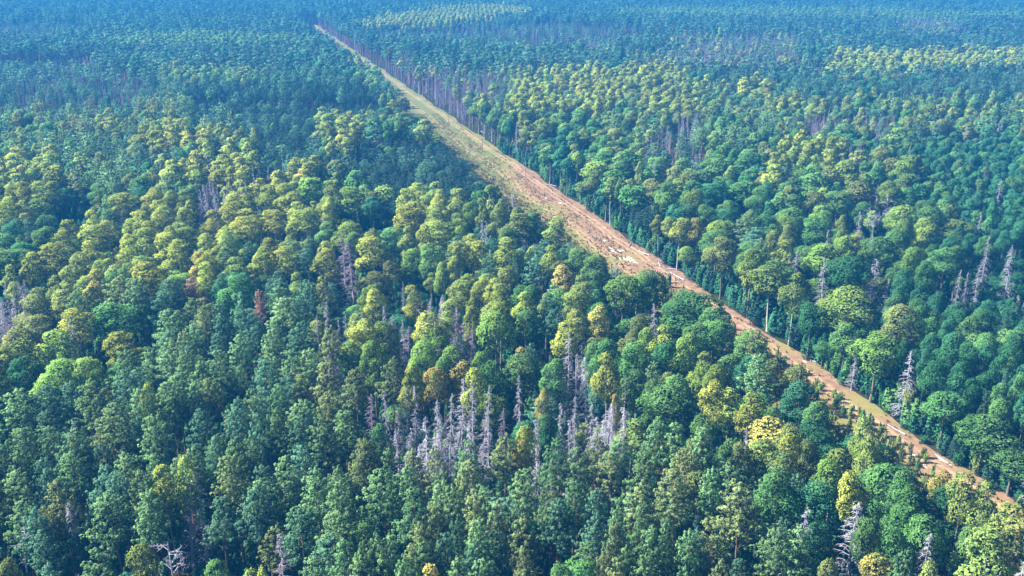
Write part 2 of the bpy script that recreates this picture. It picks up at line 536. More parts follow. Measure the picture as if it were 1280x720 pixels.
# the cleared strip: local X runs along it, local Y across it (0 = far edge, CLEAR_W = near edge)
def strip_material():
    m, nt, last, d, tc = ground_material('clearing_soil', [(0.160, 0.094, 0.062), (0.118, 0.066, 0.046), (0.185, 0.130, 0.084)], [0.12, 0.55])
    sep = N(nt, 'ShaderNodeSeparateXYZ')
    nt.links.new(tc.outputs['Object'], sep.inputs[0])
    def noise(scale, detail=4, stretch=None):
        nz = N(nt, 'ShaderNodeTexNoise'); nz.inputs['Scale'].default_value = scale; nz.inputs['Detail'].default_value = detail
        if stretch:
            mp = N(nt, 'ShaderNodeMapping'); mp.inputs['Scale'].default_value = stretch
            nt.links.new(tc.outputs['Object'], mp.inputs[0]); nt.links.new(mp.outputs[0], nz.inputs['Vector'])
        else:
            nt.links.new(tc.outputs['Object'], nz.inputs['Vector'])
        return nz.outputs[0]
    def math_(op, a, b):
        n = N(nt, 'ShaderNodeMath', operation=op)
        for i, x in enumerate((a, b)):
            if isinstance(x, (int, float)): n.inputs[i].default_value = x
            else: nt.links.new(x, n.inputs[i])
        return n.outputs[0]
    def rng_(x, a, b, c=0.0, e=1.0):
        n = N(nt, 'ShaderNodeMapRange'); nt.links.new(x, n.inputs['Value'])
        n.inputs['From Min'].default_value = a; n.inputs['From Max'].default_value = b
        n.inputs['To Min'].default_value = c; n.inputs['To Max'].default_value = e
        return n.outputs[0]
    def mixc(f, a, col):
        mx = N(nt, 'ShaderNodeMix', data_type='RGBA')
        nt.links.new(f, mx.inputs['Factor']); nt.links.new(a, mx.inputs['A'])
        mx.inputs['B'].default_value = (*col, 1)
        return mx.outputs['Result']
    X, Y = sep.outputs[0], sep.outputs[1]
    col = last.outputs['Result']
    # grass: towards the near edge, and over the whole width far away
    g = math_('ADD', rng_(Y, 3, 17), rng_(X, 230, 340, 0.0, 1.1))
    g = math_('ADD', g, rng_(noise(0.06, 5), 0.35, 0.65, -0.55, 0.45))
    g = math_('ADD', g, rng_(X, 60, 130, 0.45, 0.0))
    col = mixc(rng_(g, 0.25, 0.75), col, (0.165, 0.14, 0.055))
    col = mixc(rng_(math_('ADD', g, noise(0.5, 6)), 1.15, 1.7), col, (0.10, 0.115, 0.04))
    # wheel tracks: two pale lines along the far edge and faint ones in the middle
    wob = math_('ADD', Y, rng_(noise(0.02, 2), 0.3, 0.7, -1.5, 1.5))
    for (c, w, a, cc) in ((2.2, .38, .5, (0.34, 0.25, 0.17)), (4.0, .38, .45, (0.32, 0.23, 0.15)), (11.5, .5, .4, (0.33, 0.22, 0.14)), (13.6, .5, .4, (0.33, 0.22, 0.14))):
        dist = math_('ABSOLUTE', math_('SUBTRACT', wob, c), 0)
        t = math_('MULTIPLY', rng_(dist, w, w + .35, 1.0, 0.0), a)
        t = math_('MULTIPLY', t, rng_(noise(0.25, 3), 0.35, 0.55, 0.25, 1.0))
        col = mixc(t, col, cc)
    # darker rough spots of heather and roots
    col = mixc(rng_(noise(1.3, 5), 0.58, 0.72, 0, .75), col, (0.09, 0.055, 0.035))
    col = mixc(rng_(noise(3.5, 3, (0.25, 1, 1)), 0.6, 0.75, 0, .5), col, (0.22, 0.16, 0.10))
    nt.links.new(col, d.inputs['Color'])
    return m

NX, NY = 500, 20
X0, X1 = -140.0, 1130.0
xs = np.linspace(X0, X1, NX); ys = np.linspace(-1.5, CLEAR_W + 1.5, NY)
gx, gy = np.meshgrid(xs, ys, indexing='ij')
edge = np.sin(gx * .21) * .5 + np.sin(gx * .083 + 1) * .7 + rng.normal(size=gx.shape) * .12
gy2 = gy + np.where(gy < 1, edge, 0) + np.where(gy > CLEAR_W - 1, -edge, 0)
gz = 0.012 + 0.10 * (np.sin(gx * .35 + gy * .9) * np.sin(gx * .11 - gy * .5) + 1) * np.clip(np.minimum(gy + 1.5, CLEAR_W + 1.5 - gy) / 4, 0, 1)
sv = np.column_stack([gx.ravel(), gy2.ravel(), gz.ravel()])
ii = np.arange(NX * NY).reshape(NX, NY)
sf = np.stack([ii[:-1, :-1], ii[1:, :-1], ii[1:, 1:], ii[:-1, 1:]], -1).reshape(-1, 4)
me = mesh_from('clearing', sv, sf, [strip_material()])
me.polygons.foreach_set('use_smooth', [True] * len(me.polygons))
clearing = link(bpy.data.objects.new('dirt_strip', me))
clearing.location = (B0[0], B0[1], 0)
clearing.rotation_euler = (0, 0, math.atan2(cdir[1], cdir[0]))
clearing['kind'] = 'structure'

def strip_z(u, v):
    return 0.012 + 0.10 * (math.sin(u * .35 + v * .9) * math.sin(u * .11 - v * .5) + 1) * max(0, min(1, min(v + 1.5, CLEAR_W + 1.5 - v) / 4))

# pale bare sand patches on the strip
sm, *_ = ground_material('pale_sand', [(0.50, 0.44, 0.42), (0.36, 0.28, 0.24)], [0.8])
def patch(px, py, L, Wd, ang=0.0):
    p = unproject(px, py)
    u, v = clearing_uv(p[0], p[1])
    n = 26
    V = [(u, v, strip_z(u, v) + .03)]
    r = np.random.RandomState(int(px))
    for ring in (0.5, 1.0):
        for k in range(n):
            a = 2 * PI * k / n
            q = ring * (1 + (0.35 * math.sin(3 * a + px) + .22 * math.sin(7 * a + py) + r.normal() * .1) * ring)
            x, y = math.cos(a) * L / 2 * q, math.sin(a) * Wd / 2 * q
            uu, vv = u + x * math.cos(ang) - y * math.sin(ang), v + x * math.sin(ang) + y * math.cos(ang)
            V.append((uu, vv, strip_z(uu, vv) + (.03 if ring < 1 else .012)))
    F = [(0, 1 + k, 1 + (k + 1) % n) for k in range(n)] + [(1 + k, 1 + n + k, 1 + n + (k + 1) % n, 1 + (k + 1) % n) for k in range(n)]
    o = link(bpy.data.objects.new('sand_patch', mesh_from('sand_patch', V, F, [sm])))
    o.location = clearing.location; o.rotation_euler = clearing.rotation_euler
    o['kind'] = 'structure'
for a in ((769, 313, 5.0, 3.4, .5), (785, 325, 7.0, 3.2, .4), (757, 301, 2.2, 1.4), (700, 254, 2.6, 1.0), (1141, 571, 2.6, 1.5), (1178, 575, 3.6, .7),
          (1055, 505, 1.4, .9), (1090, 536, 2.2, .8), (1155, 583, 1.4, .8), (682, 248, 2.0, .8), (1006, 452, 1.4, .8), (1057, 500, 1.0, .6)):
    patch(*a)

# ------------------------------------------------------------------ which stand grows where
ROW20 = [
 "cccccccccccccccccccccccccccccccc", "ccccccccccccccccccccccccccccffcc", "ccccccccccccccccfcfccffffccccccc",
 "kkkccccccccmfcccccccfffffcbbbbbb", "kkkkcmmmcccmffffmyyyycccccmmcccc", "kkkkkcPPPPPPmfffyyyyyymymccccccc",
 "pppcppPPPPPPmyymyyymyymmyymmmmmm", "mmpymypPPPymmyygmggmmfmmmfffmmmm", "mpppyyymPPyPPPyymgggffmmmggtgttt",
 "pymppmdyPPPPPPPPmmggffggyyfgttdt", "yyppmyyydymPPPPPmmggmgggyggggdtd", "ygkmmmddyyggPPPPmmgggggggggggtdt"]
ROW40 = [
 "ykkmyyyyyygkkyymmmmkgggggkkgggtd", "gmyyyyyyyydggyymmmmmkggmgggggtkk", "dyymyyymyypgkkyymmmmgymdgggktkkk",
 "dmmgppppppdmdddyymgggmymggdttttt", "gyymppppppdgggggydmggggmmggttttt", "gypppppppppyydygmddggggmmggttttt",
 "pppppppppppkddddgdddgggymggkgggg", "ppppppppppppdddmmdddppmmmgggggkg", "ppppppppppppppppppppppmmmggggmgg",
 "ppppppkpppppppppppppppppmmggggyy", "ppptmkkpppppppppppppppppkpkggggy", "mpttmkkpppppppppppppppppmpkmgggy"]
for q in ROW20 + ROW40:
    assert len(q) == 32, q

def inside(px, py, poly):
    c = False
    for (x1, y1), (x2, y2) in zip(poly, poly[1:] + poly[:1]):
        if (y1 > py) != (y2 > py) and px < (x2 - x1) * (py - y1) / (y2 - y1) + x1:
            c = not c
    return c
SHAPES = [('v', [(440, 29), (480, 18), (560, 6), (650, 5), (665, 14), (600, 22), (560, 27), (500, 30)]),
          ('s', [(440, 31), (560, 28), (700, 20), (860, 40), (700, 52), (480, 48)]),  # shaded front of the pale stand, its shade put into dark foliage
          ('w', [(130, 42), (240, 38), (390, 42), (385, 52), (250, 54), (150, 53)]),
          ('s', [(-80, 66), (120, 72), (205, 100), (190, 128), (60, 132), (-80, 140)]),  # dark trees stand in for the shade on the stand fronts here
          ('s', [(-80, 20), (100, 22), (140, 36), (60, 44), (-80, 46)]),
          ('b', [(1020, 69), (1150, 72), (1300, 73), (1300, 82), (1120, 84), (1050, 79)]),
          ('w', [(760, 10), (1000, 8), (1300, 16), (1300, 22), (1000, 20), (770, 17)]),
          ('y', [(700, 92), (770, 84), (865, 88), (858, 104), (770, 118), (700, 124), (640, 130), (650, 108)])]
def stand(px, py):
    for k_, poly in SHAPES:
        if inside(px, py, poly):
            return k_
    c = int(min(31, max(0, px // 40)))
    if py < 240:
        return ROW20[int(max(0, py // 20))][c]
    return ROW40[int(min(11, (py - 240) // 40))][c]

# type -> list of (weight, species, colour, (hmin, hmax), (wmin, wmax))
MIX = {
 'p': [(50, 'pine', 'pine_g', (15, 22), (4.4, 6.0)), (22, 'pine', 'pine_b', (15, 20), (4, 5.5)), (17, 'pine', 'pine_o', (17, 22), (4, 5.5)), (4, 'birch', 'birch_g', (16, 19), (4, 5)), (7, 'spruce', 'pine_b', (12, 17), (3, 4))],
 'P': [(78, 'pine', 'pine_d', (10.5, 13), (3.4, 4.6)), (14, 'pine', 'pine_b', (11, 14), (3.6, 4.6)), (5, 'spruce', 'pine_d', (11, 15), (3, 4)), (3, 'leaf', 'leaf_g', (10, 13), (4, 6))],
 'c': [(40, 'pine', 'pine_d', (16, 20), (4, 6)), (38, 'pine', 'pine_b', (17, 21), (4, 6)), (12, 'leaf', 'leaf_t', (16, 20), (5, 8)), (10, 'dead', 'purple', (17, 20), (3, 4.5))],
 'v': [(40, 'birch', 'birch_y', (17, 19), (4, 6)), (40, 'leaf', 'leaf_r', (17, 19), (4, 6)), (30, 'birch', 'birch_g', (17, 19), (4, 6))],
 'w': [(60, 'pine', 'pine_g', (17, 20), (4, 6)), (40, 'leaf', 'leaf_g', (17, 20), (5, 7))],
 's': [(50, 'spruce', 'pine_d', (9, 15), (3, 5)), (30, 'pine', 'pine_b', (10, 16), (4, 5)), (20, 'dead', 'purple', (12, 18), (3, 4.5))],
 'f': [(62, 'dead', 'purple', (16, 20), (3.5, 5)), (23, 'pine', 'pine_b', (15, 19), (4, 5)), (15, 'birch', 'birch_g', (15, 19), (4, 5))],
 'b': [(75, 'birch', 'birch_y', (17, 20), (5, 7)), (25, 'leaf', 'leaf_r', (17, 20), (5, 7))],
 'm': [(24, 'leaf', 'leaf_g', (16, 20), (5, 8)), (18, 'pine', 'pine_g', (17, 21), (4, 6)), (14, 'pine', 'pine_b', (16, 20), (4, 6)), (14, 'leaf', 'leaf_o', (16, 20), (5, 7)), (14, 'birch', 'birch_g', (17, 21), (4, 6)), (8, 'leaf', 'leaf_t', (15, 19), (5, 7)), (4, 'dead', 'dead', (16, 20), (3, 4.2)), (4, 'spruce', 'pine_d', (15, 20), (3.5, 4.5))],
 'y': [(40, 'birch', 'birch_y', (18, 22), (4.5, 6.5)), (30, 'birch', 'birch_g', (17, 21), (4.5, 6.5)), (12, 'leaf', 'leaf_r', (16, 20), (5, 8)), (4, 'birch', 'birch_o', (17, 20), (4, 5.5)), (8, 'pine', 'pine_b', (15, 20), (4, 5)), (6, 'leaf', 'leaf_g', (14, 18), (5, 7))],
 'g': [(46, 'leaf', 'leaf_g', (15, 20), (5.5, 11)), (20, 'leaf', 'leaf_t', (13, 19), (5, 9)), (20, 'leaf', 'leaf_r', (15, 20), (5.5, 10)), (7, 'leaf', 'leaf_o', (16, 19), (5, 7.5)), (4, 'birch', 'birch_g', (16, 20), (4.5, 6)), (3, 'dead', 'dead', (15, 19), (3, 4.2))],
 't': [(62, 'leaf', 'leaf_t', (13, 16), (3.8, 5.2)), (28, 'leaf', 'leaf_g', (13, 16), (3.8, 5.4)), (10, 'spruce', 'pine_d', (12, 15), (3, 4))],
 'd': [(46, 'dead', 'dead', (12, 20), (3.2, 5.0)), (14, 'leaf', 'leaf_t', (8, 13), (4, 6)), (14, 'dead', 'purple', (15, 19), (3.4, 4.8)), (10, 'birch', 'birch_g', (14, 18), (3.5, 5)), (10, 'spruce', 'pine_b', (9, 14), (3, 4))],
 'k': [(40, 'spruce', 'pine_d', (4, 7), (3, 4)), (35, 'leaf', 'leaf_t', (4, 7), (4, 6)), (10, 'dead', 'dead', (9, 15), (2.6, 3.6)), (15, 'leaf', 'leaf_g', (5, 8), (4, 6))],
}

# single trees read off the photograph: kind letter, x, y of the top, crown width, all in photo pixels
CODE = {'p': ('pine', 'pine_g', 20), 'q': ('pine', 'pine_b', 19), 'o': ('pine', 'pine_o', 20), 'u': ('pine', 'pine_d', 19),
        'b': ('leaf', 'leaf_g', 18), 'r': ('leaf', 'leaf_r', 19), 't': ('leaf', 'leaf_t', 17), 'l': ('leaf', 'leaf_o', 18),
        'Y': ('birch', 'birch_y', 20), 'G': ('birch', 'birch_g', 20), 'O': ('birch', 'birch_o', 18),
        's': ('spruce', 'pine_d', 17), 'D': ('dead', 'dead', 19), 'E': ('dead', 'purple', 19), 'B': ('bare', 'dead', 17), 'R': ('pine', 'dry', 17),
        'e': ('dead', 'dead', 10), 'L': ('leaf', 'leaf_r', 14), 'k': ('leaf', 'leaf_t', 13)}
TREES = """
p25,571,32 p21,589,36 o75,599,34 p96,565,40 q132,556,26 q122,586,32 p156,566,34 q148,590,30 p22,628,38 q40,638,32 l60,628,26 p138,614,48 q115,612,28
p181,611,34 p184,570,28 p175,592,34 Y205,580,34 Y224,572,26 p240,559,32 q265,547,24 o291,567,36 q272,622,34 q315,610,40 D246,587,34 D90,625,32 B19,657,34
e179,654,14 B212,674,50 D226,596,30 G170,677,34 b276,692,40 p110,692,44 q60,705,26 l8,695,30 q56,665,32 k85,667,46 Y312,711,26 p292,547,28 p313,550,30 q54,590,26 q52,572,28
p357,572,34 q386,554,36 p392,586,36 q332,577,28 p331,602,40 p422,585,30 p427,599,38 o450,554,34 p482,564,26 p482,587,46 o517,566,28 o550,560,28 p515,580,34
p557,588,32 p592,557,34 o587,576,32 p576,610,32 o600,617,34 p552,605,34 p512,617,40 o542,632,30 p597,647,34 q577,650,28 o627,630,30 p427,637,46 o527,654,34
p467,666,32 p437,677,34 p490,670,28 q405,671,48 p460,680,30 q375,635,44 E347,662,40 e369,611,14 q560,667,30 q587,682,30 p607,689,36 p575,697,32 O542,704,30
p390,700,36 p450,697,36 p480,690,34 p505,697,32 q617,670,34 b460,652,44 o630,547,36 Y325,711,20 p535,680,32 q85,545,42 p60,536,34 p12,548,38
p692,550,34 O657,549,24 D672,522,22 p726,561,34 o747,545,32 p770,545,34 p800,566,34 o855,556,34 o762,567,34 o877,542,30 b912,546,36 l932,548,28 p690,606,32
q700,625,38 p717,600,32 q737,616,28 q737,640,34 p762,622,24 o770,647,30 p802,627,26 o850,591,46 p897,589,28 o930,604,46 s877,637,26 p840,652,24 p815,660,34
p867,660,30 q880,667,28 o897,657,50 p650,632,28 o655,645,30 o662,687,30 p655,587,38 b702,702,30 b725,695,44 p777,686,28 p812,695,34 q782,672,32 o772,700,30
o902,702,28 q927,700,32 o752,682,28 q985,648,34
D999,631,34 D1072,625,46 D1162,660,34 D1270,697,34 e999,707,14 e972,704,14 r1090,545,34 b1110,575,50 b1135,590,34 Y1070,588,28 r1042,570,42 b1135,607,56
b1142,630,50 b1120,657,46 b1165,648,50 b1095,643,34 t1190,607,56 O1180,585,28 G1210,588,32 G1230,602,34 G1270,635,48 G1243,662,52 b1217,657,34 O1098,692,40
p1130,688,28 G1168,700,26 l1042,695,32 p972,657,42 p1002,663,40 t1025,652,34 b978,590,46 p970,565,34 l1010,545,30 t1022,600,54 b1185,490,50 b1235,520,62 b1270,565,54
G15,410,36 r72,410,44 s77,412,22 D87,395,20 l45,392,32 s60,380,24 b140,380,60 Y155,414,36 r72,450,56 r107,446,34 t30,447,40 p160,438,36 q155,465,30 q172,462,26
p205,425,34 p220,467,34 p175,485,32 Y187,478,20 p242,479,26 o262,475,30 q277,417,26 p297,421,30 p142,507,50 p115,476,38 q60,482,36 p25,485,38 p27,532,34
q57,515,36 q252,512,30 p195,517,34 p90,537,36 q302,500,28 p310,487,26 q87,475,32 q175,520,24 p270,442,34 p207,482,32 p230,440,34 p245,455,30
p342,412,28 q372,402,34 o412,407,26 Y456,402,30 r480,401,40 Y440,409,30 b442,424,30 r467,424,34 Y540,387,36 r547,411,36 r527,421,34 r562,431,32 r622,391,44 Y625,378,28
Y587,380,20 r602,437,28 b612,449,34 Y515,456,26 O542,457,30 O572,451,28 Y587,457,22 o487,449,30 o442,460,32 b554,447,30 D405,423,22 D484,485,22 D505,477,20
D520,480,20 D542,499,20 D551,502,18 D560,490,20 D575,470,28 D590,477,24 D600,480,18 D610,505,24 D532,512,30 D514,532,24 D586,525,26 D497,532,20 E462,487,26
E497,392,26 E505,405,28 E567,385,22 E575,400,26 E590,405,20 D482,380,14 D454,390,16 D555,520,26 D570,515,28 D543,535,24 D524,548,26 p434,512,38 b480,527,24
p360,440,32 p385,437,32 o410,455,34 q365,472,36 o382,470,30 o405,490,32 p385,500,34 p345,512,30 p365,507,34 q377,522,32 p407,525,36 q325,450,36 p342,480,28
q330,485,30 o452,552,30 q325,520,28 D711,411,22 D719,440,20 D735,445,24 D720,494,18 D740,502,20 D757,500,36 D782,507,26 D769,505,20 D700,502,22 D671,522,16
e677,422,8 D650,467,16 D712,522,24 D731,395,14 D748,520,30 D765,522,28 b652,441,50 b695,447,30 O750,380,24 l800,391,28 Y707,400,30 Y722,385,24 O675,485,16 O771,491,12
Y762,440,28 b760,422,36 b740,425,28 b800,427,40 Y826,407,28 r812,407,26 r861,415,28 t840,425,36 b867,402,30 b900,400,38 b872,366,66 b840,480,62 p815,455,24
b795,462,34 b847,465,40 r882,449,36 r900,455,30 Y886,477,28 Y911,482,28 Y936,492,30 p812,522,28 p845,527,30 b882,517,32 p880,535,28 Y657,527,24 t682,515,30
b820,477,30 b660,385,36 r1100,415,50 l1125,380,44 r1062,358,60 b1030,426,22 b1060,404,34 D1141,436,26 Y1140,485,16 t1005,477,40 b1022,500,30 Y985,535,26
G1085,520,28 G1090,545,26 r1027,256,26 b1020,271,32 G1056,267,14 r1055,292,26 r1037,304,42 t1065,321,46 r1126,255,34 b1165,256,36 r1160,272,28 r1132,274,26
b1097,295,40 b1127,287,34 b1185,308,36 b1202,306,28 b1160,323,20 l970,287,20 Y980,300,28 G967,332,42 G995,340,28 r1115,227,28 b1135,233,24 B1096,262,26 B1112,247,22
D1095,322,26 D1237,292,14 D1269,305,16 D1035,322,20 D996,310,16 G726,227,17 G765,222,22 l745,212,22 u795,260,20 u819,252,20 u806,262,20 G837,270,20 Y850,272,28
O871,272,20 G826,268,16 l906,296,34 Y940,327,26 r942,310,26 b932,225,34 G690,269,30 b672,265,26 l664,262,20 Y687,305,22 b725,310,34 b745,315,30
r780,344,44 b816,336,40 b812,340,28 b856,361,44 b894,384,40 O707,331,24 q670,322,26 b752,377,34 r440,232,38 r387,220,28 b409,276,26 Y467,295,38 b492,284,42
b537,304,30 G572,235,28 r590,252,24 Y550,275,32 Y597,301,28 Y362,306,34 Y402,310,32 Y470,359,24 Y520,355,26 G592,352,24 R325,362,14 R240,348,24 Y150,240,34
E428,290,26 E438,298,24 Y120,280,34 Y135,275,28 Y60,305,36 Y40,315,30 Y180,285,34 Y205,290,34 Y110,300,26 Y225,300,26 Y340,262,36 Y310,270,32 Y378,262,34
Y290,252,28 Y268,262,24 Y355,240,28 Y335,230,26 r225,282,36 Y62,226,24 Y45,226,24 D258,228,14 D268,232,14 D248,236,14
"""
def parse_trees():
    out = []
    for tok in TREES.split():
        k = tok[0]
        x, y, w = [float(v) for v in tok[1:].split(',')]
        sp, col, h = CODE[k]
        h = h * random.uniform(.94, 1.06)
        p = unproject(x, y, h)
        dep = project(p[0], p[1], h)[2]
        out.append([p[0], p[1], sp, col, h, max(1.6, w * dep / FPX * (1.3 if sp == 'dead' else 1.2)), True, dep, 'h'])
    return out
trees = parse_trees()
# keep hand-read trees off the open strip: a taller or lower tree on the same sight line stands beside it
for t, tok in zip(trees, TREES.split()):
    px_, py_ = [float(q) for q in tok[1:].split(',')[:2]]
    u, v = clearing_uv(t[0], t[1])
    W_ = near_edge(u)
    if 0 < v < W_ + .5 or -1.5 < v <= 0:
        h = t[4]
        beyond = py_ < 38 + .69 * (px_ - 405) - 2
        for _ in range(60):
            h += -.25 if beyond else .25
            if h < 4.5 or h > 27:
                break
            p = unproject(px_, py_, h)
            u2, v2 = clearing_uv(p[0], p[1])
            if v2 > near_edge(u2) + .5 or v2 < -1.5:
                break
        t[0], t[1], t[4] = p[0], p[1], h
        t[7] = project(p[0], p[1], h)[2]

# fill the rest of the forest on a jittered lattice
grid = {}
CELL = 6.0
def put(x, y, w):
    grid.setdefault((int(x // CELL), int(y // CELL)), []).append((x, y, w))
def blocked(x, y, w, k):
    cx, cy_ = int(x // CELL), int(y // CELL)
    for i in (-1, 0, 1):
        for j in (-1, 0, 1):
            for (a, b, c) in grid.get((cx + i, cy_ + j), ()):
                if (a - x) ** 2 + (b - y) ** 2 < (k * (w + c) / 2) ** 2:
                    return True
    return False
HB = {}
for t in trees:
    put(t[0], t[1], t[5])
    px_, py_, d_ = project(t[0], t[1], t[4])
    w_ = t[5] * FPX / d_
    HB.setdefault((int(px_ // 40), int(py_ // 40)), []).append((px_, py_, w_, d_, 2.6 if t[2] in ('dead', 'bare') else .8))
for (px_, py_) in ((769, 313), (785, 325), (745, 300), (760, 318), (720, 290)):      # open ground seen between the trees
    q_ = unproject(px_, py_)
    HB.setdefault((int(px_ // 40), int(py_ // 40)), []).append((px_, py_, 26, project(q_[0], q_[1], 0)[2], .4))
def hides(x, y, h, w):
    """would a tree here stand in front of one read off the photograph?"""
    qx, qy, qd = project(x, y, h)
    qw = w * FPX / qd
    for i in (-1, 0, 1, 2):
        for j in (-3, -2, -1, 0, 1):
            for (a, b, c, d_, k_) in HB.get((int(qx // 40) + i - (1 if i == 2 else 0), int(qy // 40) + j), ()):
                if qd < d_ and qy < b + c * k_ and abs(qx - a) < (c + qw) * (.36 if b > 330 else .25):
                    return True
    return False

def lattice(y0, y1, s):
    r_ = s * 0.86
    pts = []
    yy = y0
    k = 0
    while yy < y1:
        half = 0.62 * yy + 55
        n = int(2 * half / s)
        xx = -half + np.arange(n) * s + (s / 2 if k % 2 else 0)
        pts.append(np.column_stack([xx, np.full(n, yy)]) + rng.uniform(-.33, .33, (n, 2)) * s)
        yy += r_; k += 1
    return np.concatenate(pts)
cand = np.concatenate([lattice(70, 520, 3.6), lattice(520, 900, 4.5), lattice(900, 1750, 5.6)])
order = rng.permutation(len(cand))
WF = {'pine': 1.3, 'leaf': 1.18, 'birch': 1.25}
clump = np.random.RandomState(21).rand(400, 400)
cum = {k: (np.cumsum([m[0] for m in v]) / sum(m[0] for m in v), v) for k, v in MIX.items()}
for idx in order:
    x, y = cand[idx]
    px, py, dep = project(x, y, 17.0)
    jit = 9 if py > 240 else 5
    ty = stand(px + rng.normal() * jit * 1.4, py + rng.normal() * jit * (0.6 if py > 120 else .3))
    u, v = clearing_uv(x, y)
    if -0.8 < v < near_edge(u) + 0.6 and -150 < u < 1130:
        continue
    if ty in 'gym' and 0 < v - CLEAR_W < 14 and 60 < u < 380 and y > 260 and rng.rand() < .5:
        ty = 'P' if 180 < u else ty
    if ty == 'd' and px > 1080 and rng.rand() < .85:
        ty = 't'
    cs, opts = cum[ty]
    m = opts[min(len(opts) - 1, int(np.searchsorted(cs, (clump[int(x / 13) % 400, int(y / 17) % 400] + rng.normal() * .05) % 1 if rng.rand() < .5 else rng.rand())))]
    h = rng.uniform(*m[3]); w = rng.uniform(*m[4]) * WF.get(m[1], 1) * math.exp(rng.normal() * (.12 + .10 * min(1, dep / 900)))
    if ty == 'P' and dep > 540:
        h *= 1.45
    h += 1.2 * math.sin(x * .031 + 1) * math.sin(y * .027) + rng.normal() * .5
    if blocked(x, y, w, 0.72):
        continue
    if 0 < v - near_edge(u) < 16 and u > 425:
        h = rng.uniform(13, 17.5)
    if 0 < v - near_edge(u) < 9 and 110 < u < 390:
        h = min(h, (6.5 if u < 240 else 9.0) + .5 * (v - near_edge(u)))
    if hides(x, y, h, w):
        for f_ in (.78, .62, .48, .36, 0):
            if f_ == 0 or not hides(x, y, h * f_, w * (f_ * .5 + .5)):
                break
        if f_ == 0 or h * f_ < 3.5:
            continue
        h *= f_; w *= f_ * .5 + .5
        ty = 'k'
    put(x, y, w)
    trees.append([x, y, m[1], m[2], max(3.5, h), w, False, project(x, y, h)[2], ty])
print('TREES', len(trees), 'hand', sum(1 for t in trees if t[6]))

# ------------------------------------------------------------------ individual trees
KIND = {'pine': ('pine_tree', 'pine', 'pines of the forest in front'), 'leaf': ('broadleaf_tree', 'tree', 'broadleaf trees of the forest in front'),
        'birch': ('birch_tree', 'birch', 'yellowing birches of the forest in front'), 'spruce': ('spruce_tree', 'spruce', 'green spruces of the forest in front'),
        'dead': ('dead_spruce', 'dead tree', 'dead grey spruces'), 'bare': ('dead_tree', 'dead tree', 'bare dead trees with forked limbs')}
COLW = {'pine_g': 'green', 'pine_b': 'blue-green', 'pine_o': 'pale olive', 'pine_d': 'dark blue-green', 'leaf_g': 'green', 'leaf_r': 'bright yellow-green',
        'leaf_t': 'dark teal', 'leaf_o': 'olive', 'birch_y': 'yellow', 'birch_g': 'yellow-green', 'birch_o': 'orange-yellow', 'dry': 'dry pinkish-brown',
        'dead': 'grey', 'purple': 'mauve-grey'}
NOUN = {'pine': 'pine', 'leaf': 'broadleaf', 'birch': 'birch', 'spruce': 'spruce', 'dead': 'dead spruce', 'bare': 'dead tree'}
LIMIT = {'pine': 300, 'leaf': 300, 'birch': 300, 'spruce': 60, 'dead': 190, 'bare': 20}

def mat_of(col):
    return LM[col] if col in LM else BARK[col]

def infront(t):
    px, py, d = project(t[0], t[1], t[4] * .8)
    return -4 < px < 1284 and -4 < py < 728
indiv, rest = [], []
for sp in KIND:
    c = [t for t in trees if t[2] == sp]
    seen = [t for t in c if infront(t) and (t[6] or t[8] != 'k')]
    seen.sort(key=lambda t: t[7] / t[5] * (0.55 if t[6] else 1.0))
    indiv += seen[:LIMIT[sp]]
    keep = set(id(t) for t in seen[:LIMIT[sp]])
    rest += [t for t in c if id(t) not in keep]

